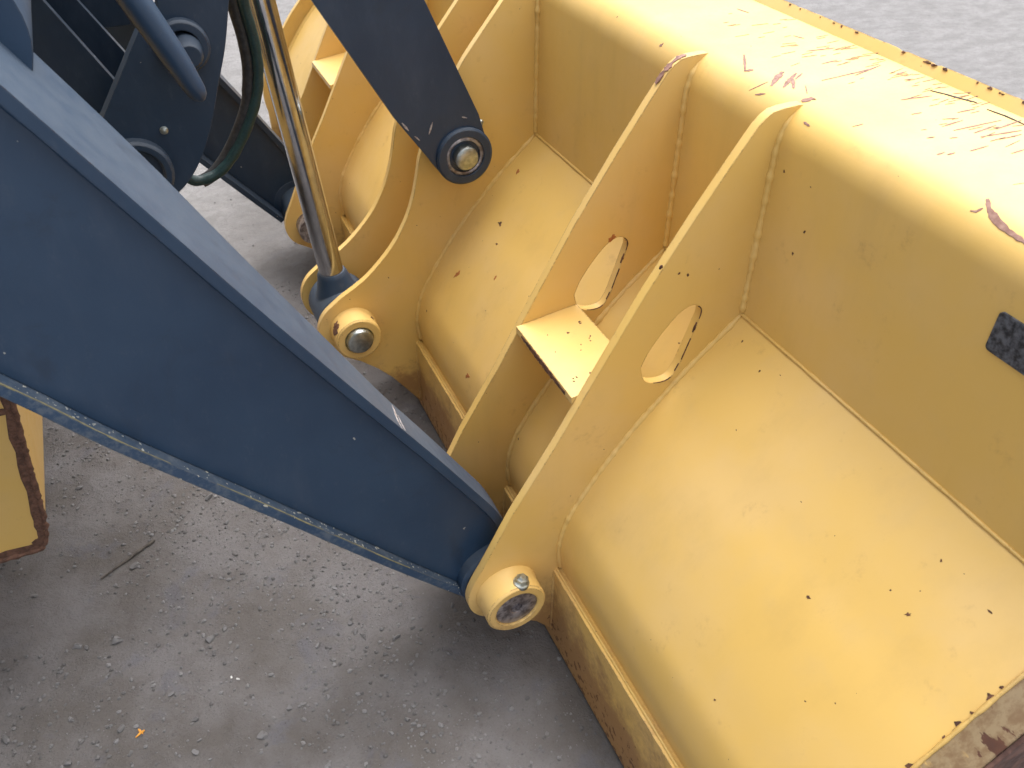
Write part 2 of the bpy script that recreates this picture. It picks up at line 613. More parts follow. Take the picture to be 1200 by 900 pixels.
# ------------------------------------------------------------------ loader bucket
YA, YB = 0.265, 3.47                 # near and far ends of the bucket
YM = 1.868                           # its middle
bucket = root('loader_bucket', 'big faded yellow wheel loader bucket lying flat on the gravel yard', 'loader bucket')

curve = smooth_path([(0.530, 0.236), (0.523, 0.285), (0.525, 0.326), (0.540, 0.380), (0.566, 0.427), (0.606, 0.489), (0.661, 0.562), (0.712, 0.618), (0.768, 0.677), (0.857, 0.756)], 6)
bm = new()
sheet(bm, curve, YA, YB, 0.016)
back = link('back_plate', bm, M['yellow'], bucket)

heel = new()
sheet(heel, [(0.516, 0.006), (0.514, 0.12), (0.512, 0.236)], YA + 0.004, YB - 0.004, 0.020)
link('heel_plate', heel, M['yellow_heel'], bucket, 'rust stained strip along the heel')

bend = [(0.917 + 0.060 * math.cos(math.radians(a)), 1.065 + 0.060 * math.sin(math.radians(a))) for a in range(180, 91, -6)]
up = [(0.857, 0.745)] + [(0.857, z) for z in (0.82, 0.92, 1.0)] + bend + [(1.0, 1.1325), (1.094, 1.141)]
bm = new()
sheet(bm, up, YA, YB, 0.014)
upper = link('upper_plate', bm, M['yellow'], bucket, None, 50)
TOPN = Vector((-0.09, 0, 1)).normalized()


def topz(x):
    return 1.125 + (x - 0.917) * (0.016 / 0.177)


bm = new()
ny = 620
lo, hi = [], []
for j in range(ny + 1):
    y = YA - 0.01 + (YB - YA + 0.02) * j / ny
    k = 0.0007 * noise.noise(Vector((0, y * 31, 4))) + 0.0006 * noise.noise(Vector((2, y * 120, 4))) - 0.0022 * max(0, min(1, (noise.noise(Vector((3, y * 44, 0))) - 0.34) * 9))
    lo.append((bm.verts.new((1.088, y, 1.128)), bm.verts.new((1.112, y, 1.128))))
    hi.append((bm.verts.new((1.1095, y, 1.1560 + k)), bm.verts.new((1.116, y, 1.152 + k))))
for j in range(ny):
    bm.faces.new((lo[j][0], lo[j + 1][0], hi[j + 1][0], hi[j][0]))
    bm.faces.new((hi[j][0], hi[j + 1][0], hi[j + 1][1], hi[j][1]))
    bm.faces.new((hi[j][1], hi[j + 1][1], lo[j + 1][1], lo[j][1]))
    bm.faces.new((lo[j][1], lo[j + 1][1], lo[j + 1][0], lo[j][0]))
for j in (0, ny):
    bm.faces.new((lo[j][0], hi[j][0], hi[j][1], lo[j][1]))
lip = link('lip_bar', bm, M['yellow_edge'], bucket, 'raised bar with chipped rusty crest along the front of the top plate')
rnd = random.Random(11)
for k in range(26):
    y = rnd.uniform(0.45, 2.2) if k > 8 else (1.09, 0.985, 0.93, 0.90, 0.80, 0.795, 0.76, 1.18, 0.84)[k]
    sz = rnd.uniform(0.0010, 0.0026)
    link('rust_chip', blob_mark(new(), (1.1075, y, 1.1545 - rnd.uniform(0, 0.0015)), (-0.77, 0, 0.64), sz, rnd.uniform(1.2, 2.6), 0.1, 0.0012, 9, 300 + k), M['rust'], lip)

# floor, cutting edge and end plates, on the far side of the back
bm = new()
box(bm, 0.536, 1.60, YA, YB, 0.006, 0.026)
link('floor_plate', bm, M['maroon'], bucket)
bm = new()
prism(bm, [(1.50, 0.027), (1.74, 0.027), (1.80, 0.004), (1.602, 0.004), (1.602, 0.0265), (1.50, 0.0265)], YA, YB)
link('cutting_edge', bm, M['steel'], bucket)
side_out = [(0.545, 0.012), (1.62, 0.012), (1.60, 0.20), (1.105, 1.1265), (0.93, 1.1115), (0.890, 1.092), (0.872, 1.06), (0.868, 0.752)] + [(x - 0.001, z) for x, z in curve[::-1]]
for y0, y1, mt, lb in ((YA - 0.046, YA - 0.0005, 'yellow_rough', 'near end plate, worn to bare metal along its edge'), (YB + 0.0005, YB + 0.030, 'yellow', None)):
    bm = new()
    prism(bm, side_out, y0, y1)
    link('side_plate', bm, M[mt], bucket, lb)
bm = new()
prism(bm, [(x + 0.004, z) for x, z in side_out], YA - 0.052, YA - 0.0465)
link('end_face', bm, M['maroon'], bucket, 'dark rusted outer face of the near end')


def off(prof, d):
    out = []
    n = len(prof)
    for i in range(n):
        a, b = prof[max(i - 1, 0)], prof[min(i + 1, n - 1)]
        dx, dz = b[0] - a[0], b[1] - a[1]
        L = math.hypot(dx, dz)
        out.append((prof[i][0] - dz / L * d, prof[i][1] + dx / L * d))
    return out


rim_in = [(0.530, 0.03)] + curve + [(0.857, 0.85), (0.857, 1.02)]
# end rims: the edge of the end plate stands proud of the back
bm = new()
P = resample([(x - 0.001, YA - 0.001, z + 0.001) for x, z in curve[1:]], 0.006)
tube(bm, P, [0.0034 * (0.9 + 0.3 * noise.noise(Vector((i * 0.29, 5, 0)))) for i in range(len(P))], 8, True, 0.2, 4)
link('weld_bead', bm, M['yellow_edge'], bucket, None, 60)
rf = off(rim_in, 0.050) + off(rim_in, -0.02)[::-1]
bm = new()
prism(bm, rf, YB + 0.031, YB + 0.052)
link('end_rim', bm, M['yellow'], bucket)

# ribs
tip = [(0.900, 1.119), (0.880, 1.1200), (0.856, 1.119), (0.839, 1.1165), (0.827, 1.109), (0.815, 1.097)]
shellside = [(0.522, 0.03), (0.522, 0.236)] + [(x + 0.006, z) for x, z in curve[1::3]] + [(0.863, 0.765), (0.863, 1.065), (0.875, 1.10)]
BX, BZ = 0.410, 0.233
arc = [(BX + 0.079 * math.cos(math.radians(a)), BZ + 0.079 * math.sin(math.radians(a))) for a in range(160, 246, 8)]
outer_rib = tip + [(0.784, 1.052), (0.732, 0.974), (0.655, 0.851), (0.578, 0.712), (0.504, 0.575), (0.423, 0.437), (0.364, 0.318), (0.344, 0.281)] + arc + [(0.420, 0.132), (0.479, 0.086)] + shellside
r3 = smooth_path([(0.774, 1.070), (0.685, 0.966), (0.656, 0.923), (0.606, 0.845), (0.566, 0.765), (0.550, 0.700), (0.538, 0.655), (0.515, 0.598), (0.473, 0.533), (0.404, 0.466), (0.333, 0.424)], 4)
PX, PZ = 0.352, 0.330
arc3 = [(PX + 0.088 * math.cos(math.radians(a)), PZ + 0.088 * math.sin(math.radians(a))) for a in range(122, 246, 8)]
inner_rib = tip[:3] + [(0.835, 1.112)] + r3 + arc3 + [(0.360, 0.220), (0.402, 0.182), (0.439, 0.140), (0.482, 0.076), (0.512, 0.03)] + shellside
tear = smooth_path([(0.662, 0.700), (0.671, 0.671), (0.692, 0.657), (0.722, 0.656), (0.738, 0.676), (0.750, 0.712), (0.763, 0.755), (0.770, 0.785), (0.762, 0.799), (0.745, 0.804), (0.722, 0.792), (0.694, 0.760), (0.673, 0.728), (0.662, 0.700)], 4)[:-1]
TH = 0.017


def weld(parent, pts, r, seed, mat='yellow', step=0.006):
    b = new()
    P = resample(pts, step)
    rr = [r * min(1, 0.25 + (len(P) - i) / 6) * (0.85 + 0.30 * math.sin(i * 1.9 + seed) * 0.4 + 0.35 * noise.noise(Vector((i * 0.23, seed, 0)))) for i in range(len(P))]
    tube(b, P, rr, 7, True, 0.15, seed)
    return link('weld_bead', b, M[mat], parent, None, 60)


def make_rib(y, outline, holes, mats, near=True):
    b = new()
    prism(b, outline, y, y + TH, holes)
    o = link('rib', b, mats, bucket)
    for s, yy in enumerate((y - 0.001, y + TH + 0.001)):
        weld(o, [(0.5135, yy, 0.045), (0.5135, yy, 0.235)], 0.0045, y + s)
        weld(o, [(x, yy, z) for x, z in curve[1:-1:2]] + [(0.8545, yy, 0.757)], 0.0072, y * 3 + s)
        weld(o, [(0.8555, yy, 0.762), (0.8555, yy, 0.92), (0.856, yy, 1.06), (0.862, yy, 1.086), (0.872, yy, 1.102), (0.880, yy, 1.109)], 0.0080, y * 5 + s)
    return o


rib1 = make_rib(0.945, outer_rib, [tear], M['yellow'])
rib2 = make_rib(1.190, outer_rib, [tear], M['yellow_edge'])
rib3 = make_rib(1.775, inner_rib, [], M['yellow'])
rib4 = make_rib(1.955, inner_rib, [], M['yellow'])
rib5 = make_rib(2.529, outer_rib, [tear], M['yellow'])
rib6 = make_rib(2.774, outer_rib, [tear], M['yellow'])


# rusty lips of the teardrop holes
for rb, yy in ((rib1, 0.945), (rib2, 1.190)):
    for k, (i0, i1, rr_) in enumerate(((1, 4, 0.0012), (8, 13, 0.0013), (15, 17, 0.0026), (18, 22, 0.0017), (23, 25, 0.0028), (26, 32, 0.0016))):
        P = resample([(x, yy + (0.0005 if k % 2 else 0.002), z) for x, z in tear[i0:i1 + 1]], 0.004)
        link('rust_chip', tube(new(), P, [rr_ * (0.55 + 0.6 * abs(noise.noise(Vector((i * 0.7, k, yy))))) for i in range(len(P))], 6, True, 0.4, k), M['rust'], rb, None, 60)

# pin bosses
def boss_prof(r, yb, ye, rin, deep):
    s = 1 if ye > yb else -1
    return [(r * 1.035, yb), (r * 1.035, yb + s * 0.006), (r, yb + s * 0.011), (r, ye - s * 0.004), (r - 0.004, ye), (rin + 0.002, ye), (rin, ye - s * 0.002), (rin, ye - s * deep)]


b = lathe_y(new(), BX, BZ, boss_prof(0.061, 0.946, 0.891, 0.043, 0.010))
boss1 = link('pin_boss', b, M['yellow_edge'], rib1)
b = lathe_y(new(), BX, BZ, [(0, 0.908), (0.012, 0.9075), (0.0125, 0.896), (0.017, 0.8945), (0.040, 0.8945), (0.0445, 0.897), (0.0445, 1.195), (0, 1.195)])
link('pin', b, M['steel'], rib1, 'greasy dark steel pin with a hollow centre')
nb = Vector((0.10, 0, 0.995)).normalized()


def bolt_head(p, d, r, h, seg=6):
    b = new()
    d = Vector(d).normalized()
    p = Vector(p)
    tube(b, [p - d * 0.01, p + d * h * 0.75], r, seg)
    tube(b, [p + d * h * 0.75, p + d * h], [r * 0.8, r * 0.55], seg)
    tube(b, [p - d * 0.006, p + d * 0.0015], r * 1.25, 18)
    return b


link('lock_bolt', bolt_head((0.424, 0.905, BZ + 0.0595), (0.20, 0, 0.98), 0.0125, 0.016), M['zinc'], rib1, None, 30)
b = lathe_y(new(), BX, BZ, boss_prof(0.066, 2.774 + TH - 0.001, 2.774 + TH + 0.060, 0.045, 0.014))
link('pin_boss', b, M['yellow'], rib6)
b = lathe_y(new(), BX, BZ, [(0, 2.48), (0.0445, 2.48), (0.0445, 2.84), (0, 2.84)])
link('pin', b, M['steel'], rib6)

b = lathe_y(new(), PX, PZ, boss_prof(0.058, 1.776, 1.716, 0.036, 0.010))
link('pin_boss', b, M['yellow_edge'], rib3)
b = lathe_y(new(), PX, PZ, [(0, 1.703), (0.024, 1.703), (0.031, 1.706), (0.0345, 1.712), (0.0345, 1.97), (0, 1.97)])
link('pin', b, M['zinc'], rib3, 'clean domed zinc plated pin head')
b = new()
blob_mark(b, (PX - 0.049, 1.742, PZ + 0.0315), (-0.84, 0, 0.54), 0.013, 1.1, 0.2, 0.0008, 11, 5)
blob_mark(b, (PX - 0.046, 1.755, PZ + 0.036), (-0.80, 0, 0.62), 0.008, 1.2, 0.9, 0.0008, 9, 8)
blob_mark(b, (PX + 0.044, 1.744, PZ + 0.0385), (0.75, 0, 0.66), 0.005, 1, 0, 0.0008, 9, 9)
link('rust_chip', b, M['rust'], rib3, None, kind='stuff')
b = lathe_y(new(), PX, PZ, boss_prof(0.058, 1.955 + TH - 0.001, 2.020, 0.036, 0.010))
link('pin_boss', b, M['yellow'], rib4)

# shelves between the paired ribs
def shelf(y0, y1):
    b = new()
    # top surface corners (rear, front) rising a little towards the bucket
    P = [(0.541, 0.662), (0.668, 0.678), (0.668, 0.664), (0.541, 0.648)]
    prism(b, P, y0, y1)
    return b


link('cross_shelf', shelf(0.945 + TH + 0.0005, 1.1895), M['yellow_shelf'], bucket, 'small bright shelf plate with a rusted rear edge')
link('cross_shelf', shelf(2.529 + TH + 0.0005, 2.7735), M['yellow'], bucket)
b = new()
stroke(b, [(0.5405, 1.165, 0.655), (0.5405, 1.10, 0.6545), (0.5405, 1.03, 0.655), (0.5405, 0.985, 0.6545)], (-1, 0, 0), 0.012, 0.0007, 3)
stroke(b, [(0.5405, 1.13, 0.6575), (0.5405, 1.06, 0.6575)], (-1, 0, 0), 0.009, 0.0009, 4)
link('rust_chip', b, M['rust'], bucket)

rnd = random.Random(4)
for k in range(16):
    x, y = rnd.uniform(0.547, 0.655), rnd.uniform(0.985, 1.17)
    z = 0.662 + (x - 0.541) * 0.126
    link('rust_chip', blob_mark(new(), (x, y, z), (-0.12, 0, 0.99), rnd.uniform(0.0010, 0.0024), 1.6, k, 0.0005, 9, 500 + k), M['rust'], bucket)
link('rust_bloom', blob_mark(new(), (0.735, 1.19, 0.806), (0, -1, 0), 0.006, 1.6, 0.6, 0.0005, 11, 601), M['orange_rust'], rib2)

# seam welds: crease and heel
for nm, x, z, r in (('weld_bead', 0.8555, 0.7575, 0.0034),):
    b = new()
    P = resample([(x, YA, z), (x, YB, z)], 0.012)
    tube(b, P, [r * (0.9 + 0.3 * noise.noise(Vector((i * 0.31, 2, 0)))) for i in range(len(P))], 7, True, 0.1)
    link(nm, b, M['yellow'], bucket, None, 60)
b = new()
P = resample([(0.5205, YA + 0.004, 0.2375), (0.5205, YB - 0.004, 0.2375)], 0.012)
tube(b, P, [0.0036 * (0.9 + 0.3 * noise.noise(Vector((i * 0.31, 8, 0)))) for i in range(len(P))], 7, True, 0.1)
link('weld_bead', b, M['yellow'], bucket, None, 60)

# dark mottled plate on the upper back
def rrect(x0, x1, z0, z1, r, n=5):
    out = []
    for cx, cz, a0 in ((x1 - r, z1 - r, 0), (x0 + r, z1 - r, 90), (x0 + r, z0 + r, 180), (x1 - r, z0 + r, 270)):
        for k in range(n + 1):
            a = math.radians(a0 + 90 * k / n)
            out.append((cx + r * math.cos(a), cz + r * math.sin(a)))
    return out


b = new()
pts = rrect(0.395, 0.517, 0.979, 1.034, 0.006)
lo = [b.verts.new((0.857, y, z)) for y, z in pts]
hi = [b.verts.new((0.8545, y, z)) for y, z in pts]
b.faces.new(hi)
for i in range(len(pts)):
    b.faces.new((lo[i], lo[(i + 1) % len(pts)], hi[(i + 1) % len(pts)], hi[i]))
link('dark_plate', b, M['tag'], bucket, 'small mottled dark plate fixed to the upper back of the bucket')

# chips and scratches on the top plate
TOPMARKS = [
    (0.006, (-0.17, 0.0, 0.98), [(0.9285, 1.1434, 1.1262), (0.9164, 1.1254, 1.1252), (0.9053, 1.1085, 1.1238), (0.8935, 1.0913, 1.1202)]),
    (0.008, (-0.29, 0.0, 0.96), [(0.8949, 1.0933, 1.1207), (0.8992, 1.0885, 1.1223), (0.9041, 1.0843, 1.1236)]),
    (0.014, (-0.18, 0.0, 0.98), [(0.9349, 1.0522, 1.1268), (0.9232, 1.0442, 1.1258), (0.9117, 1.0363, 1.1248), (0.9014, 1.0286, 1.1229), (0.8931, 1.0232, 1.12)]),
    (0.01, (-0.12, 0.0, 0.99), [(0.9474, 1.035, 1.1279), (0.9352, 1.0275, 1.1268), (0.9231, 1.0201, 1.1258), (0.9108, 1.0112, 1.1247), (0.9005, 1.0045, 1.1226)]),
    (0.006, (-0.09, 0.0, 1.0), [(0.9546, 1.0298, 1.1285), (0.9434, 1.0237, 1.1275), (0.9323, 1.0176, 1.1266)]),
    (0.007, (-0.11, 0.0, 0.99), [(0.9312, 1.0223, 1.1265), (0.9199, 1.0067, 1.1255), (0.909, 0.9916, 1.1244)]),
    (0.01, (-0.26, 0.0, 0.97), [(0.9033, 0.9488, 1.1234)]),
    (0.003, (-0.09, 0.0, 1.0), [(0.9306, 0.9913, 1.1264), (0.9219, 0.9783, 1.1257), (0.9133, 0.9655, 1.1249)]),
    (0.005, (-0.71, 0.0, 0.71), [(0.8736, 0.9178, 1.1063), (0.8728, 0.9034, 1.1055)]),
    (0.005, (-0.78, 0.0, 0.63), [(0.8705, 1.3002, 1.1027)]),
    (0.003, (-0.54, 0.0, 0.83), [(0.8744, 1.05, 1.1071), (0.879, 1.0455, 1.1113), (0.8842, 1.0417, 1.1151), (0.8901, 1.0388, 1.1185), (0.8968, 1.0369, 1.1214)]),
    (0.004, (-0.68, 0.0, 0.73), [(0.8735, 1.0334, 1.1063), (0.8765, 1.0254, 1.1092), (0.8798, 1.0179, 1.112)]),
    (0.012, (-0.6, 0.0, 0.79), [(0.8974, 0.6147, 1.1217), (0.892, 0.6075, 1.1195), (0.8872, 0.6008, 1.1171), (0.8848, 0.5942, 1.1156), (0.8825, 0.5876, 1.114), (0.8804, 0.5813, 1.1125), (0.8794, 0.5752, 1.1117), (0.8785, 0.5691, 1.1109), (0.8775, 0.563, 1.1101), (0.8772, 0.5568, 1.1098), (0.8768, 0.5507, 1.1096), (0.8765, 0.5446, 1.1093), (0.8762, 0.5386, 1.109), (0.8759, 0.5326, 1.1087)]),
    (0.005, (-0.6, 0.0, 0.8), [(0.8769, 0.616, 1.1096), (0.8789, 0.6095, 1.1112), (0.885, 0.607, 1.1156)]),
    (0.004, (-0.09, 0.0, 1.0), [(1.0158, 1.097, 1.1339), (1.0229, 1.0943, 1.1346), (1.0301, 1.0917, 1.1352), (1.0373, 1.089, 1.1359), (1.0445, 1.0864, 1.1365), (1.0516, 1.0837, 1.1372), (1.0588, 1.0811, 1.1378)]),
    (0.004, (-0.09, 0.0, 1.0), [(1.0015, 1.0417, 1.1326), (1.0109, 1.0412, 1.1335), (1.0204, 1.0406, 1.1343), (1.0299, 1.0401, 1.1352)]),
    (0.004, (-0.09, 0.0, 1.0), [(0.9607, 0.9914, 1.1291), (0.9681, 0.9907, 1.1297), (0.9755, 0.99, 1.1304), (0.9829, 0.9894, 1.131), (0.9904, 0.9887, 1.1317), (0.9979, 0.988, 1.1323), (1.0053, 0.9873, 1.133), (1.0128, 0.9866, 1.1337), (1.0203, 0.9858, 1.1343), (1.0277, 0.9851, 1.135), (1.0362, 0.985, 1.1358), (1.0447, 0.985, 1.1365), (1.0533, 0.9849, 1.1373), (1.0619, 0.9848, 1.1381)]),
    (0.004, (-0.09, 0.0, 1.0), [(1.0062, 0.8752, 1.1331), (1.0123, 0.8732, 1.1336), (1.0184, 0.8712, 1.1342), (1.0245, 0.8691, 1.1347), (1.0306, 0.8671, 1.1353), (1.0367, 0.8651, 1.1358), (1.0429, 0.8631, 1.1364), (1.049, 0.8611, 1.1369)]),
    (0.004, (-0.09, 0.0, 1.0), [(0.9993, 0.8283, 1.1324), (0.9917, 0.8299, 1.1318), (0.9842, 0.8316, 1.1311)]),
    (0.004, (-0.09, 0.0, 1.0), [(0.9936, 0.7646, 1.1319), (1.0001, 0.7636, 1.1325), (1.0065, 0.7626, 1.1331), (1.013, 0.7616, 1.1337), (1.0195, 0.7605, 1.1343), (1.0259, 0.7595, 1.1348), (1.0324, 0.7585, 1.1354), (1.0389, 0.7575, 1.136), (1.0455, 0.7565, 1.1366), (1.052, 0.7554, 1.1372), (1.0585, 0.7544, 1.1378), (1.0651, 0.7534, 1.1384)]),
    (0.004, (-0.09, 0.0, 1.0), [(1.0091, 0.7449, 1.1333), (1.0169, 0.7451, 1.134), (1.0247, 0.7453, 1.1347), (1.0325, 0.7455, 1.1354), (1.0403, 0.7458, 1.1361), (1.0482, 0.746, 1.1369)]),
    (0.004, (-0.09, 0.0, 1.0), [(1.0074, 0.7324, 1.1332), (1.0135, 0.7308, 1.1337), (1.0197, 0.7291, 1.1343), (1.0258, 0.7275, 1.1348), (1.0319, 0.7258, 1.1354), (1.0381, 0.7242, 1.1359), (1.0442, 0.7225, 1.1365), (1.0504, 0.7209, 1.1371), (1.0565, 0.7192, 1.1376), (1.0627, 0.7176, 1.1382)]),
    (0.004, (-0.09, 0.0, 1.0), [(1.0304, 0.7124, 1.1352), (1.0383, 0.7115, 1.136), (1.0462, 0.7106, 1.1367), (1.0541, 0.7098, 1.1374)]),
    (0.004, (-0.09, 0.0, 1.0), [(0.9678, 0.7107, 1.1297), (0.9749, 0.7103, 1.1303), (0.982, 0.7098, 1.1309), (0.9891, 0.7094, 1.1315), (0.9962, 0.709, 1.1322)]),
    (0.004, (-0.09, 0.0, 1.0), [(0.9267, 0.725, 1.1261), (0.9395, 0.7251, 1.1272)]),
    (0.004, (-0.09, 0.0, 1.0), [(0.937, 0.7182, 1.127), (0.9488, 0.7173, 1.128)]),
    (0.004, (-0.09, 0.0, 1.0), [(0.9733, 0.7508, 1.1302), (0.9828, 0.7471, 1.131)]),
    (0.004, (-0.09, 0.0, 1.0), [(0.9496, 0.7667, 1.1281), (0.9602, 0.7641, 1.129)]),
    (0.004, (-0.09, 0.0, 1.0), [(1.0031, 0.6789, 1.1328), (1.0099, 0.6785, 1.1334), (1.0168, 0.6782, 1.134), (1.0236, 0.6779, 1.1346)]),
    (0.004, (-0.09, 0.0, 1.0), [(1.0446, 1.3273, 1.1365), (1.0467, 1.3128, 1.1367), (1.0489, 1.2984, 1.1369)]),
    (0.004, (-0.09, 0.0, 1.0), [(1.0475, 1.2263, 1.1368), (1.0599, 1.2214, 1.1379)]),
    (0.004, (-0.09, 0.0, 1.0), [(1.0414, 1.1626, 1.1362), (1.0443, 1.153, 1.1365), (1.0473, 1.1434, 1.1368)]),
    (0.004, (-0.23, 0.0, 0.97), [(0.8974, 0.8485, 1.1217), (0.9036, 0.8459, 1.1234), (0.9108, 0.8443, 1.1247)]),
    (0.004, (-0.09, 0.0, 1.0), [(1.0397, 0.7379, 1.1361), (1.0473, 0.738, 1.1368), (1.055, 0.7382, 1.1375), (1.0627, 0.7384, 1.1382), (1.0704, 0.7386, 1.1389), (1.0782, 0.7388, 1.1396), (1.086, 0.739, 1.1403)]),
    (0.004, (-0.09, 0.0, 1.0), [(1.0374, 0.8018, 1.1359), (1.0443, 0.8008, 1.1365), (1.0513, 0.7997, 1.1371), (1.0582, 0.7986, 1.1378), (1.0652, 0.7975, 1.1384)]),
    (0.004, (-0.09, 0.0, 1.0), [(1.0122, 0.9783, 1.1336), (1.0214, 0.9796, 1.1344), (1.0307, 0.981, 1.1353), (1.04, 0.9823, 1.1361), (1.0493, 0.9837, 1.137), (1.0587, 0.985, 1.1378), (1.0682, 0.9864, 1.1387)]),
    (0.004, (-0.09, 0.0, 1.0), [(1.0628, 0.9476, 1.1382), (1.072, 0.9469, 1.139), (1.0811, 0.9462, 1.1398)]),
    (0.004, (-0.09, 0.0, 1.0), [(0.9899, 0.7811, 1.1316), (0.997, 0.7811, 1.1322), (1.004, 0.781, 1.1329), (1.0111, 0.7809, 1.1335), (1.0182, 0.7808, 1.1341), (1.0254, 0.7807, 1.1348)]),
]

for k, (wd, nr, pts) in enumerate(TOPMARKS):
    b = new()
    if len(pts) == 1:
        blob_mark(b, pts[0], nr, wd * 0.7, 1.4, 0.9, 0.0006, 10, k)
    else:
        stroke(b, pts, nr, wd * 0.8, 0.0005, k)
    link('paint_scratch', b, M['scar'], bucket)
b = new()
rnd = random.Random(21)
for k in range(190):
    x = 0.935 + 0.145 * math.sqrt(rnd.random())
    y = rnd.uniform(0.55, 1.32)
    if noise.noise(Vector((x * 6, y * 5, 1))) < rnd.uniform(-0.35, 0.35):
        continue
    a = math.radians(rnd.gauss(-8.9, 9))
    L = rnd.uniform(0.006, 0.030)
    stroke(b, [(x, y, topz(x)), (x + L * math.cos(a), y + L * math.sin(a), topz(x + L * math.cos(a)))], TOPN, rnd.uniform(0.0006, 0.0016), 0.0006, 200 + k)
link('paint_scratch', b, M['scar'], bucket, 'fine purple brown scratches in the bright top plate', kind='stuff')

b = new()
stroke(b, [(x, y, topz(x)) for x, y in [(1.06, 0.875), (1.0673, 0.8556), (1.0733, 0.8332), (1.0806, 0.8103)]], TOPN, 0.0035, 0.0010, 31)
stroke(b, [(x, y, topz(x)) for x, y in [(1.0755, 0.7873), (1.0792, 0.7581), (1.0786, 0.728)]], TOPN, 0.0025, 0.0010, 32)
link('weld_crack', b, M['black'], bucket, 'dark split along the foot of the lip bar')

# rust spots on the back between the ribs
b = new()
SPOTS = [
    ('r', 0.7061, 1.6473, 0.6118, -0.729, 0.685, 0.0053),
    ('r', 0.68, 1.6077, 0.5839, -0.736, 0.677, 0.0025),
    ('o', 0.601, 1.6744, 0.4817, -0.823, 0.568, 0.008),
    ('o', 0.6443, 1.5361, 0.541, -0.789, 0.615, 0.004),
    ('o', 0.788, 1.7264, 0.6954, -0.668, 0.744, 0.0056),
    ('r', 0.534, 1.725, 0.363, -0.951, 0.31, 0.0031),
    ('o', 0.5325, 1.4416, 0.358, -0.961, 0.276, 0.0064),
    ('r', 0.857, 0.8482, 0.9658, -1.0, 0.0, 0.0034),
    ('r', 0.857, 0.8616, 0.9219, -1.0, 0.0, 0.0025),
    ('r', 0.857, 0.9178, 1.0325, -1.0, 0.0, 0.0025),
    ('r', 0.857, 0.858, 1.0346, -1.0, 0.0, 0.0012),
    ('r', 0.6884, 0.5067, 0.5929, -0.728, 0.685, 0.0031),
    ('r', 0.747, 0.3999, 0.656, -0.715, 0.699, 0.0031),
    ('r', 0.8193, 0.8344, 0.7229, -0.657, 0.753, 0.0019),
    ('r', 0.8321, 0.9022, 0.7341, -0.657, 0.753, 0.0019),
    ('r', 0.805, 0.4229, 0.7104, -0.661, 0.751, 0.0019),
    ('r', 0.8018, 0.3394, 0.7076, -0.661, 0.751, 0.0025),
    ('r', 0.5598, 0.5031, 0.4168, -0.853, 0.523, 0.0019),
    ('r', 0.7136, 0.2645, 0.6197, -0.736, 0.677, 0.0072),
    ('r', 0.6962, 0.264, 0.6013, -0.726, 0.688, 0.004),
    ('r', 0.7488, 0.2674, 0.6579, -0.715, 0.699, 0.0048),
    ('r', 0.7294, 0.2674, 0.6371, -0.738, 0.675, 0.0024),
    ('r', 0.7625, 0.2646, 0.6717, -0.698, 0.716, 0.0032),
    ('r', 0.6624, 0.2659, 0.5636, -0.764, 0.645, 0.0056),
]
for k, (kind, x, y, z, nx, nz, sz) in enumerate(SPOTS):
    b = blob_mark(new(), (x, y, z), (nx, 0, nz), sz * (0.72 if kind == 'r' and y > 0.3 and y < 1.2 else 1), 1.7, 0.6 * k, 0.0006, 11, 40 + k)
    if kind == 'r':
        link('rust_chip', b, M['rust'], bucket)
    else:
        link('rust_bloom', b, M['orange_rust'], bucket)
for k, (x, y, z, sz) in enumerate([(0.6772, 0.945, 0.8959, 0.0035), (0.7128, 0.945, 0.8758, 0.002), (0.7299, 0.945, 0.8683, 0.0022), (0.734, 0.945, 0.7312, 0.0015)]):
    link('rust_chip', blob_mark(new(), (x, y, z), (0, -1, 0), sz, 1.3, k, 0.0006, 11, 90 + k), M['rust'], rib1)
b = new()
stroke(b, [(0.800, 1.200, 1.0785), (0.8135, 1.199, 1.0985)], (-0.82, 0, 0.57), 0.012, 0.0008, 7)
stroke(b, [(0.8145, 1.1985, 1.0985), (0.828, 1.1985, 1.1105)], (-0.66, 0, 0.75), 0.014, 0.0008, 8)
stroke(b, [(0.828, 1.1985, 1.1103), (0.839, 1.1985, 1.1172), (0.853, 1.1985, 1.1196)], (-0.3, 0, 0.95), 0.012, 0.0008, 9)
link('rust_chip', b, M['scar'], rib2, 'long dark chip on the crown of the rib', kind='stuff')

# ------------------------------------------------------------------ wheel loader
loader = root('wheel_loader', 'dark slate blue lift arms and linkage of the wheel loader behind the bucket', 'wheel loader')

top_line = smooth_path([(-0.60, 2.08), (-0.42, 1.785), (-0.25, 1.503), (-0.121, 1.289), (-0.020, 1.120), (0.072, 0.966), (0.160, 0.824), (0.253, 0.676), (0.310, 0.585), (0.362, 0.498), (0.405, 0.425), (0.428, 0.372)], 4)
bot_line = smooth_path([(-0.80, 1.62), (-0.60, 1.37), (-0.40, 1.120), (-0.246, 0.927), (-0.145, 0.790), (0.040, 0.563), (0.122, 0.460), (0.252, 0.300), (0.335, 0.200)], 4)


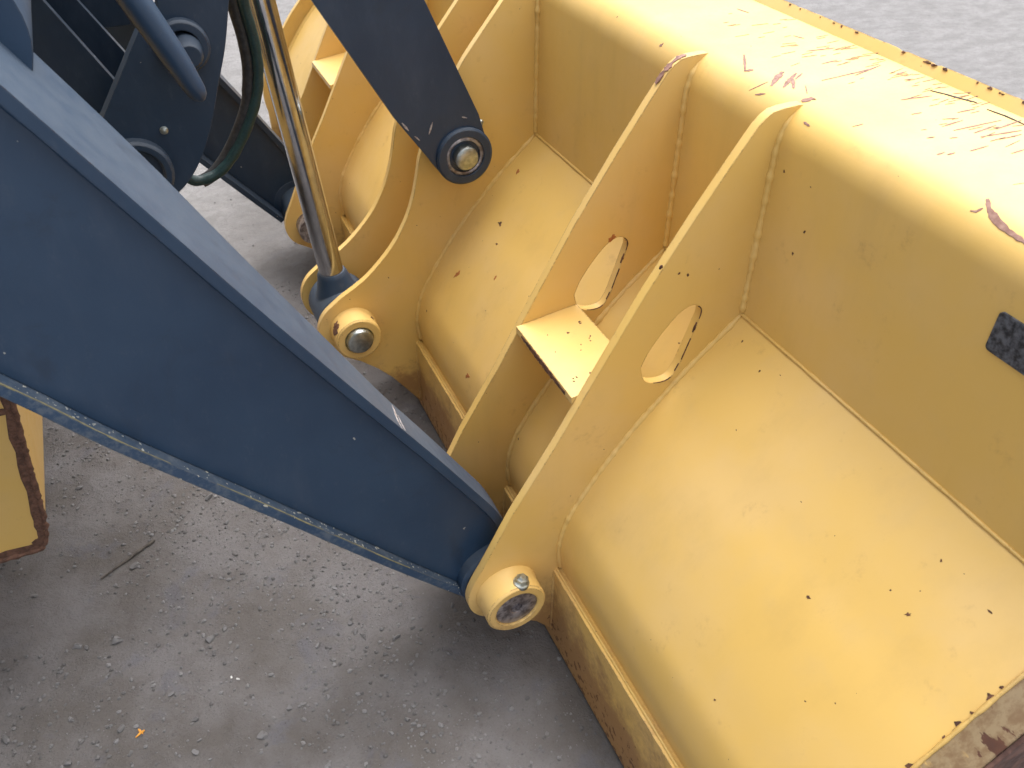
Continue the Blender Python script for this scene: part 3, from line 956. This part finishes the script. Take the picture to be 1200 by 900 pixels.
def flange(b, line, y0s, y1s, th, sgn):
    """strip of plate following a line, of varying width"""
    o = off(line, sgn * th)
    n = len(line)
    A = [b.verts.new((x, y0s(i / (n - 1)), z)) for i, (x, z) in enumerate(line)]
    B = [b.verts.new((x, y1s(i / (n - 1)), z)) for i, (x, z) in enumerate(line)]
    A2 = [b.verts.new((x, y0s(i / (n - 1)), z)) for i, (x, z) in enumerate(o)]
    B2 = [b.verts.new((x, y1s(i / (n - 1)), z)) for i, (x, z) in enumerate(o)]
    for i in range(n - 1):
        b.faces.new((A[i], A[i + 1], B[i + 1], B[i]))
        b.faces.new((A2[i + 1], A2[i], B2[i], B2[i + 1]))
        b.faces.new((A[i + 1], A[i], A2[i], A2[i + 1]))
        b.faces.new((B[i], B[i + 1], B2[i + 1], B2[i]))
    b.faces.new((A[0], B[0], B2[0], A2[0]))
    b.faces.new((A[-1], A2[-1], B2[-1], B[-1]))
    return b


def lift_arm(mir, mat, label):
    f = (lambda y: 2 * YM - y) if mir else (lambda y: y)
    T = 0.016
    web = off(top_line, -T - 0.001) + [(0.46, 0.27), (0.44, 0.18), (0.40, 0.165)] + off(bot_line, 0.017)[::-1]
    b = new()
    prism(b, web, f(0.999), f(1.013))
    prism(b, web, f(1.030), f(1.044))
    arm = link('lift_arm', b, mat, loader, label)
    tx = [p[0] for p in top_line]
    far = lambda u: f(float(np.interp(np.interp(u * (len(tx) - 1), range(len(tx)), tx), [-0.3, -0.05, 0.0, 0.075, 0.165, 0.242, 0.345, 0.43], [1.21, 1.195, 1.185, 1.15, 1.108, 1.066, 1.055, 1.05])))
    b = flange(new(), top_line, lambda u: f(0.984), far, T, -1)
    link('top_flange', b, mat, arm)
    b = flange(new(), bot_line, lambda u: f(0.978 + 0.006 * max(0, (u - 0.8) / 0.2)), lambda u: f(1.10), 0.016, 1)
    link('bottom_flange', b, mat if mir else M['blue_worn'], arm, None if mir else 'scuffed bottom flange speckled with paint chips')
    b = lathe_y(new(), BX, BZ, [(0.046, f(0.972)), (0.074, f(0.972)), (0.081, f(0.978)), (0.081, f(1.046)), (0.060, f(1.05)), (0.060, f(1.165)), (0.046, f(1.172))])
    link('pivot_hub', b, mat, arm)
    b = new()
    tp = off(top_line, -T + 0.002)
    tube(b, resample([(x, f(0.996), z) for x, z in tp[8:-3]], 0.02), 0.007, 7, True, 0.15, 3)
    link('weld_bead', b, mat, arm, None, 60)
    return arm


arm = lift_arm(False, M['blue'], 'dusty slate blue lift arm nearest the camera, pinned to the bucket')
arm2 = lift_arm(True, M['navy'], 'dark lift arm on the far side, in shade')  # twin of the near arm in darker blue: its shade is in the colour
ARMMARKS = [
    (0.009, (0.847, 0, 0.5316), [(0.2545, 1.055, 0.6735), (0.2530, 1.038, 0.6758), (0.2500, 1.0186, 0.6806), (0.2486, 0.998, 0.6829), (0.2500, 0.9855, 0.6806)]),
    (0.006, (0.847, 0, 0.5316), [(0.2560, 1.030, 0.6711), (0.2545, 1.008, 0.6735), (0.2550, 0.988, 0.6727)]),
]
b = new()
for k, (wd, nr, pts) in enumerate(ARMMARKS):
    stroke(b, pts, nr, wd * 0.6, 0.0008, 60 + k)
link('bare_scrape', b, M['scrape'], arm, 'pale scrape across the top flange', kind='stuff')

# pale chips and a worn line along the bottom flange
fl = off(bot_line, 0.016)
fb = new()
rnd = random.Random(17)
for k in range(120):
    q = rnd.randrange(8, len(fl) - 2)
    t_ = rnd.random()
    a_, b_ = fl[q], fl[q + 1]
    nx, nz = -(b_[1] - a_[1]), b_[0] - a_[0]
    blob_mark(fb, (a_[0] + (b_[0] - a_[0]) * t_, 0.9825 + 0.014 * rnd.random(), a_[1] + (b_[1] - a_[1]) * t_), (nx, 0, nz), 0.0006 + 0.0018 * rnd.random() ** 2.5, 1.3, rnd.random() * 3, 0.0005, 8, 700 + k)
link('paint_fleck', fb, M['fleck'], arm, 'pale flecks along the bottom flange', 60, 'stuff')
fb = new()
for q0, q1 in ((9, 17), (18, 22), (23, 27)):
    seg_ = fl[q0:q1 + 1]
    nx, nz = -(seg_[-1][1] - seg_[0][1]), seg_[-1][0] - seg_[0][0]
    stroke(fb, [(x, 0.9795 + 0.0008 * math.sin(i * 1.7), z) for i, (x, z) in enumerate(seg_)], (nx, 0, nz), 0.0026, 0.0006, q0, 0.011)
link('worn_line', fb, M['worn_line'], arm, 'thin yellowish worn line along the bottom flange', 60, 'stuff')

# cross tube joining the arms
b = lathe_y(new(), -0.200, 1.30, [(0, 1.121), (0.11, 1.121), (0.11, 2 * YM - 1.121), (0, 2 * YM - 1.121)], 48)
link('cross_tube', b, M['blue'], loader)


# bell crank between the arms, its pins, the plates that carry it and the pipe beside it
crank = smooth_path([(-0.064, 1.004), (0.032, 1.140), (0.075, 1.200), (0.02, 1.42), (0.03, 1.60)], 4) + [(0.20, 1.60)] + smooth_path([(0.245, 1.42), (0.215, 1.26), (0.190, 1.174), (0.169, 1.102), (0.145, 1.041), (0.112, 0.958), (0.073, 0.890), (0.029, 0.846), (-0.025, 0.825), (-0.09, 0.83), (-0.125, 0.90), (-0.11, 0.96)], 4)
b = new()
prism(b, crank, 1.620, 1.660)
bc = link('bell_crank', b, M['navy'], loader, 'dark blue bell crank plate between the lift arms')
b = lathe_y(new(), 0.097, 1.112, [(0.045, 1.621), (0.045, 1.604), (0.041, 1.600), (0.029, 1.600), (0.027, 1.604)], 36)
link('pin_boss', b, M['navy'], bc)
b = lathe_y(new(), 0.102, 1.108, [(0, 1.560), (0.018, 1.560), (0.022, 1.566), (0.026, 1.61), (0.026, 1.68), (0, 1.68)], 30)
link('pin', b, M['navy'], bc)
b = lathe_y(new(), -0.033, 0.901, [(0.063, 1.621), (0.063, 1.602), (0.058, 1.597), (0.048, 1.597), (0.044, 1.601), (0.044, 1.612), (0, 1.612)], 40)
link('pin_boss', b, M['navy'], bc)
link('bolt', bolt_head((0.031, 1.620, 0.968), (0, -1, 0), 0.006, 0.008), M['zinc'], bc, None, 30)
for yy, pl in ((1.780, [(-0.36, 1.62), (-0.129, 1.218), (-0.105, 1.167), (-0.028, 1.013), (0.06, 0.85), (-0.16, 0.80), (-0.60, 1.40)]), (1.880, [(-0.30, 1.60), (-0.083, 1.190), (-0.054, 1.137), (0.004, 1.030), (0.07, 0.90), (-0.16, 0.80), (-0.60, 1.40)])):
    b = new()
    prism(b, pl, yy, yy + 0.025)
    link('lever_bracket', b, M['navy'], loader)
b = new()
box(b, -0.42, 0.03, 1.96, 1.985, 1.06, 1.50)
link('lever_bracket', b, M['navy'], loader)
b = new()
pp = smooth_path([(-0.06, 1.44, 1.47), (-0.01, 1.45, 1.345), (0.012, 1.45, 1.289), (0.035, 1.45, 1.234), (0.070, 1.45, 1.148), (0.086, 1.45, 1.103)], 4)
tube(b, pp + [(0.092, 1.45, 1.088), (0.0955, 1.45, 1.079), (0.098, 1.45, 1.073)], [0.0225] * (len(pp) - 8) + [0.0225 - 0.0007 * k for k in range(8)] + [0.0155, 0.012, 0.005], 24)
link('grab_pipe', b, M['blue'], loader, 'slate blue pipe with a blunt tapered end')


# tilt link to the bucket, with its pin
LX, LZ = 0.642, 0.772
earc = [(LX + 0.066 * math.cos(math.radians(a)), LZ + 0.066 * math.sin(math.radians(a))) for a in range(-137, 40, 8)]
link_poly = [(0.495, 0.873), (0.352, 1.131), (0.215, 1.378), (0.105, 1.58), (0.350, 1.60), (0.465, 1.354), (0.573, 1.107), (0.680, 0.862)] + earc[::-1]
b = new()
prism(b, link_poly, 1.700, 1.735)
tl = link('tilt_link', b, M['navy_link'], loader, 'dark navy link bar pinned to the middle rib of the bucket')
b = lathe_y(new(), LX, LZ, [(0.0665, 1.772), (0.0665, 1.694), (0.062, 1.690), (0.047, 1.690), (0.0455, 1.692), (0.0455, 1.698)], 48)
link('link_eye', b, M['navy_link'], tl)
b = lathe_y(new(), LX, LZ, [(0.0453, 1.699), (0.0453, 1.694), (0.041, 1.692), (0.037, 1.694), (0.037, 1.700)], 40)
link('retaining_ring', b, M['steel'], tl)
b = lathe_y(new(), LX, LZ, [(0, 1.676), (0.020, 1.676), (0.0265, 1.680), (0.0275, 1.688), (0.0275, 2.02), (0, 2.02)], 36)
link('pin', b, M['zinc'], tl, 'scuffed silver pin head')
link('lock_bolt', bolt_head((LX + 0.040, 1.716, LZ + 0.052), (0.62, 0, 0.78), 0.008, 0.020), M['zinc'], tl, None, 30)
b = new()
stroke(b, [(0.503, 1.6995, 0.872), (0.517, 1.6995, 0.852)], (0, -1, 0), 0.005, 0.0006, 3)
stroke(b, [(0.529, 1.6995, 0.838), (0.540, 1.6995, 0.826)], (0, -1, 0), 0.004, 0.0006, 4)
stroke(b, [(0.562, 1.6995, 0.836), (0.572, 1.6995, 0.862)], (0, -1, 0), 0.0035, 0.0006, 5)
stroke(b, [(0.640, 1.6995, 0.862), (0.652, 1.6995, 0.858)], (0, -1, 0), 0.0028, 0.0006, 6)
link('bare_scrape', b, M['scrape'], tl, None, kind='stuff')

# chrome piston rod with its eye between the middle ribs
RY = 1.874
b = new()
tube(b, [(0.180, RY, 2.05), (0.280, RY, 1.10), (0.338, RY, 0.440)], 0.0305, 40)
rod = link('piston_rod', b, M['chrome'], loader, 'bright chrome piston rod')
b = new()
tube(b, [(0.3375, RY, 0.449), (0.338, RY, 0.441), (0.3385, RY, 0.437), (0.342, RY, 0.405), (0.346, RY, 0.37)], [0.033, 0.0375, 0.038, 0.047, 0.060], 32)
lathe_y(b, PX, PZ, [(0.035, RY - 0.062), (0.070, RY - 0.062), (0.076, RY - 0.056), (0.076, RY + 0.056), (0.070, RY + 0.062), (0.035, RY + 0.062)])
link('rod_eye', b, M['blue'], rod, 'slate blue forged eye at the foot of the rod')


# hydraulic hose looping in front of the rod
hp = smooth_path([(0.225, 1.79, 1.42), (0.241, 1.79, 1.216), (0.236, 1.79, 1.127), (0.242, 1.79, 1.055), (0.239, 1.79, 0.988), (0.218, 1.79, 0.921), (0.169, 1.79, 0.842), (0.119, 1.785, 0.796), (0.067, 1.78, 0.790), (0.045, 1.775, 0.83), (0.085, 1.77, 0.885), (0.130, 1.765, 0.965), (0.125, 1.76, 1.06)], 8)
b = new()
tube(b, hp, [0.0108 + 0.0005 * math.sin(i * 1.3) for i in range(len(hp))], 16)
hs_ = link('hydraulic_hose', b, M['teal'], loader, 'dark teal sleeved hydraulic hose hanging in a loop')
b = new()
tube(b, [(x - 0.017, y + 0.012, z - 0.010 * (1 if z < 0.95 else 0.3)) for x, y, z in hp[:60]], 0.0135, 14)
link('hose', b, M['black'], hs_, 'black inner line of the hose loop')


# yellow front frame corner under the lift arm
fr = [(-0.302, 0.76), (-0.316, 0.673), (-0.333, 0.555), (-0.349, 0.440), (-0.360, 0.385), (-0.367, 0.366), (-0.378, 0.356), (-0.395, 0.352), (-0.60, 0.352), (-0.95, 0.42), (-0.95, 1.0), (-0.50, 1.0), (-0.36, 0.86)]
b = new()
prism(b, fr, 1.30, 2 * YM - 1.30)
frame = link('front_frame', b, M['yellow'], loader, 'yellow corner of the front frame with a rusted seam')
b = new()
P = resample([(x, 1.2985, z) for x, z in smooth_path(fr[0:9], 4)], 0.006)
tube(b, P, [0.0045 * (1 + 0.35 * noise.noise(Vector((i * 0.9, 7, 0)))) for i in range(len(P))], 8, True, 0.6, 2)
edge_p = off(smooth_path(fr[0:6], 4), -0.009)
stroke(b, [(x, 1.2998, z + 0.009) for x, z in smooth_path(fr[6:9], 4)], (0, -1, 0), 0.018, 0.0010, 19, 0.02)
blob_mark(b, (-0.372, 1.2998, 0.373), (0, -1, 0), 0.014, 1.0, 0, 0.0014, 12, 4)
stroke(b, [(x, 1.2998, z) for x, z in edge_p], (0, -1, 0), 0.020, 0.0008, 9, 0.02)
stroke(b, [(-0.316, 1.2998, 0.672), (-0.345, 1.2998, 0.676), (-0.46, 1.2998, 0.700)], (0, -1, 0), 0.022, 0.0012, 12, 0.02)
link('weld_bead', b, M['frame_rust'], frame, 'rusted weld and bare band round the frame corner', 60, 'stuff')


# the rest of the loader behind the arms, out of the picture but shading the yard
b = new()
prism(b, [(-3.6, 0.75), (-0.75, 0.62), (-0.70, 1.15), (-1.35, 1.35), (-1.45, 1.60), (-3.6, 1.75)], 1.38, 2 * YM - 1.38)
link('chassis', b, M['yellow'], loader)
b = new()
prism(b, [(-3.3, 1.72), (-1.62, 1.60), (-1.55, 2.2), (-1.75, 3.25), (-3.2, 3.30)], 1.20, 2 * YM - 1.20)
cab = link('cab', b, M['yellow'], loader)
b = new()
prism(b, [(-3.4, 3.301), (-1.60, 3.251), (-1.60, 3.37), (-3.4, 3.42)], 1.10, 2 * YM - 1.10)
link('roof', b, M['yellow'], cab)
for cx in (-1.62, -4.3):
    for s_ in (-1, 1):
        yc = YM + s_ * 1.10
        b = new()
        lathe_y(b, cx, 0.785, [(0.36, yc - 0.20), (0.40, yc - 0.27), (0.62, yc - 0.29), (0.71, yc - 0.26), (0.745, yc - 0.18), (0.745, yc + 0.18), (0.71, yc + 0.26), (0.62, yc + 0.29), (0.40, yc + 0.27), (0.36, yc + 0.20)], 56)
        for k in range(22):
            a = 2 * math.pi * k / 22
            for q in (-1, 1):
                aa = a + q * 0.06
                u, v = (math.cos(aa), math.sin(aa)), (-math.sin(aa), math.cos(aa))
                pr = [(0.73, -0.04), (0.785, -0.03), (0.785, 0.03), (0.73, 0.04)]
                prism(b, [(cx + u[0] * r + v[0] * w_, 0.785 + u[1] * r + v[1] * w_) for r, w_ in pr], yc + q * 0.02, yc + q * 0.25)
        ty = link('tyre', b, M['black'], loader)
        b = lathe_y(new(), cx, 0.785, [(0, yc - 0.02 + s_ * 0.16), (0.12, yc + s_ * 0.17), (0.16, yc + s_ * 0.10), (0.30, yc + s_ * 0.10), (0.37, yc + s_ * 0.21), (0.37, yc - s_ * 0.2), (0, yc - s_ * 0.2)], 40)
        link('rim', b, M['yellow'], ty)
b = new()
prism(b, [(-5.2, 0.9), (-3.62, 0.85), (-3.62, 2.0), (-5.2, 1.85)], 1.30, 2 * YM - 1.30)
link('engine_cover', b, M['yellow'], loader)


# ------------------------------------------------------------------ loose stones and litter
def stone_mesh(name, seed, mat, flat=0.6):
    b = new()
    bmesh.ops.create_icosphere(b, subdivisions=2, radius=1.0)
    rr = random.Random(seed)
    o = Vector((rr.uniform(0, 50), rr.uniform(0, 50), rr.uniform(0, 50)))
    sx, sy = rr.uniform(0.75, 1.25), rr.uniform(0.6, 1.0)
    planes = [Vector((rr.gauss(0, 1), rr.gauss(0, 1), rr.gauss(0, 1))).normalized() for _ in range(11)]
    for v in b.verts:
        p = v.co.copy()
        for pl in planes:
            d = p.dot(pl) - 0.60
            if d > 0:
                p -= pl * d
        p *= 1 + 0.12 * noise.noise(p * 1.7 + o)
        v.co = Vector((p.x * sx, p.y * sy, p.z * flat))
    me = bpy.data.meshes.new(name)
    b.to_mesh(me)
    b.free()
    me.materials.append(mat)
    for p in me.polygons:
        p.use_smooth = True
    me.set_sharp_from_angle(angle=math.radians(18))
    return me


stones = [stone_mesh('stone', 10 + k, M['stone'], 0.5 + 0.05 * (k % 4)) for k in range(9)]
pale = stone_mesh('pale_chip', 77, M['pale_stone'])


def put(name, me, x, y, s, label, cat, group=None, rot=None):
    o = bpy.data.objects.new(name, me)
    col.objects.link(o)
    o.location = (x, y, gz(x, y) + s * 0.16)
    o.scale = (s, s, s)
    o.rotation_euler = rot or (random.uniform(-0.3, 0.3), random.uniform(-0.3, 0.3), random.uniform(0, 6.28))
    o['label'] = label
    o['category'] = cat
    if group:
        o['group'] = group
    return o


NAMED = [
    ('flat_stone', -0.345, 1.334, 0.024, 'flat grey slab of stone lying beside a smaller round stone'),
    ('grey_stone', -0.422, 1.35, 0.017, 'round pale grey stone left of the flat slab stone'),
    ('grey_stone', -0.395, 1.848, 0.02, 'pale angular stone on the dirt right of the yellow frame corner'),
    ('grey_stone', -0.093, 1.68, 0.018, 'grey stone in the dirt close under the lift arm edge'),
    ('grey_stone', -0.287, 1.528, 0.02, 'light grey stone at the end of the dry twig'),
    ('grey_stone', -0.351, 1.112, 0.016, 'round grey stone just left of the orange splash'),
    ('grey_stone', -0.215, 1.071, 0.014, 'grey stone with a pale ring of dust, right of the orange splash'),
    ('grey_stone', -0.098, 0.981, 0.02, 'wide pale stone half sunk in the dust in the foreground'),
    ('grey_stone', -0.225, 1.002, 0.014, 'light angular stone in the foreground gravel'),
    ('grey_stone', -0.452, 1.081, 0.017, 'pale stone at the near edge of the gravel'),
    ('grey_stone', -0.16, 1.249, 0.018, 'bluish grey stone in the middle of the open yard'),
    ('grey_stone', -0.126, 1.264, 0.016, 'darker blue grey stone beside the bluish one'),
    ('grey_stone', -0.562, 1.183, 0.018, 'stone at the left border of the gravel'),
    ('grey_stone', -0.066, 1.471, 0.015, 'pale stone under the middle of the lift arm'),
    ('white_chip', -0.133, 1.14, 0.0055, 'tiny bright white chip, left one of two'),
    ('white_chip', -0.121, 1.13, 0.0055, 'tiny bright white chip, right one of two'),
]
for k, (nm, x, y, s, lab) in enumerate(NAMED):
    put(nm, pale if 'white' in lab else stones[k % 9], x, y, s * 0.74, lab, 'stone')

rnd = random.Random(5)
cnt = 0
while cnt < 190:
    x, y = rnd.uniform(-0.62, 0.48), rnd.uniform(0.78, 2.5)
    if noise.noise(Vector((x * 2.3, y * 2.3, 3))) < rnd.uniform(-0.55, 0.45):
        continue
    s = 0.0040 + 0.0060 * rnd.random() ** 2.2
    put('pebble', stones[rnd.randrange(9)], x, y, s, 'small loose grey pebble on the dusty yard under the lift arm', 'pebble', 'loose grey pebbles on the yard')
    cnt += 1

# fine gravel, one mass
def gravel():
    rr = random.Random(3)
    base = bmesh.new()
    bmesh.ops.create_icosphere(base, subdivisions=1, radius=1.0)
    bv = np.array([v.co[:] for v in base.verts])
    bf = np.array([[v.index for v in f.verts] for f in base.faces])
    base.free()
    V, F = [], []
    n = 0
    while n < 13000:
        if n < 10500:
            x, y = rr.uniform(-0.75, 0.52), rr.uniform(0.7, 2.6)
        else:
            x, y = rr.uniform(-1.0, 3.4), rr.uniform(0.9, 6.0)
            if x > 0.5 and x < 1.8 and y < 3.5:
                continue
        if noise.noise(Vector((x * 3.1, y * 3.1, 9))) + 0.5 * noise.noise(Vector((x * 11, y * 11, 9))) < rr.uniform(-0.7, 0.5):
            continue
        s = 0.0012 + 0.0042 * rr.random() ** 3.2
        a = rr.uniform(0, 6.28)
        j = np.array([[rr.uniform(0.7, 1.2)] for _ in range(len(bv))])
        p = bv * j * np.array([s * rr.uniform(0.8, 1.4), s, s * 0.7])
        ca, sa = math.cos(a), math.sin(a)
        p = np.stack([p[:, 0] * ca - p[:, 1] * sa + x, p[:, 0] * sa + p[:, 1] * ca + y, p[:, 2] + gz(x, y) + s * 0.28], 1)
        F.append(bf + n * len(bv))
        V.append(p)
        n += 1
    V = np.concatenate(V)
    F = np.concatenate(F)
    me = bpy.data.meshes.new('gravel')
    me.from_pydata(V.tolist(), [], F.tolist())
    me.materials.append(M['stone'])
    o = bpy.data.objects.new('gravel', me)
    col.objects.link(o)
    o['kind'] = 'stuff'
    o['label'] = 'fine grey gravel strewn over the yard'
    o['category'] = 'gravel'


gravel()

b = new()
SX, SY = -0.316, 1.085
blob_mark(b, (SX, SY, gz(SX, SY) + 0.002), (0, 0, 1), 0.0052, 1.0, 0, 0.001, 12, 3)
for k in range(3):
    a = k * 1.7 + 0.3
    L = 0.007 + 0.008 * ((k * 37) % 5) / 5
    stroke(b, [(SX, SY, gz(SX, SY) + 0.003), (SX + L * math.cos(a), SY + L * math.sin(a), gz(SX, SY) + 0.003)], (0, 0, 1), 0.004, 0.001, k)
o = link('paint_splash', b, M['splash'])
o['label'] = 'small orange splash of paint among the foreground pebbles'
o['category'] = 'paint splash'
tw = [(-0.363, 1.516), (-0.32, 1.543), (-0.279, 1.567), (-0.238, 1.589)]
b = new()
tube(b, [(x, y, gz(x, y) + 0.005) for x, y in smooth_path(tw, 6)], [0.0018 + 0.0022 * i / 18 for i in range(19)], 7, True, 0.3)
o = link('dry_twig', b, M['stick'])
o['label'] = 'thin dark dry twig lying on the dirt below the lift arm'
o['category'] = 'twig'
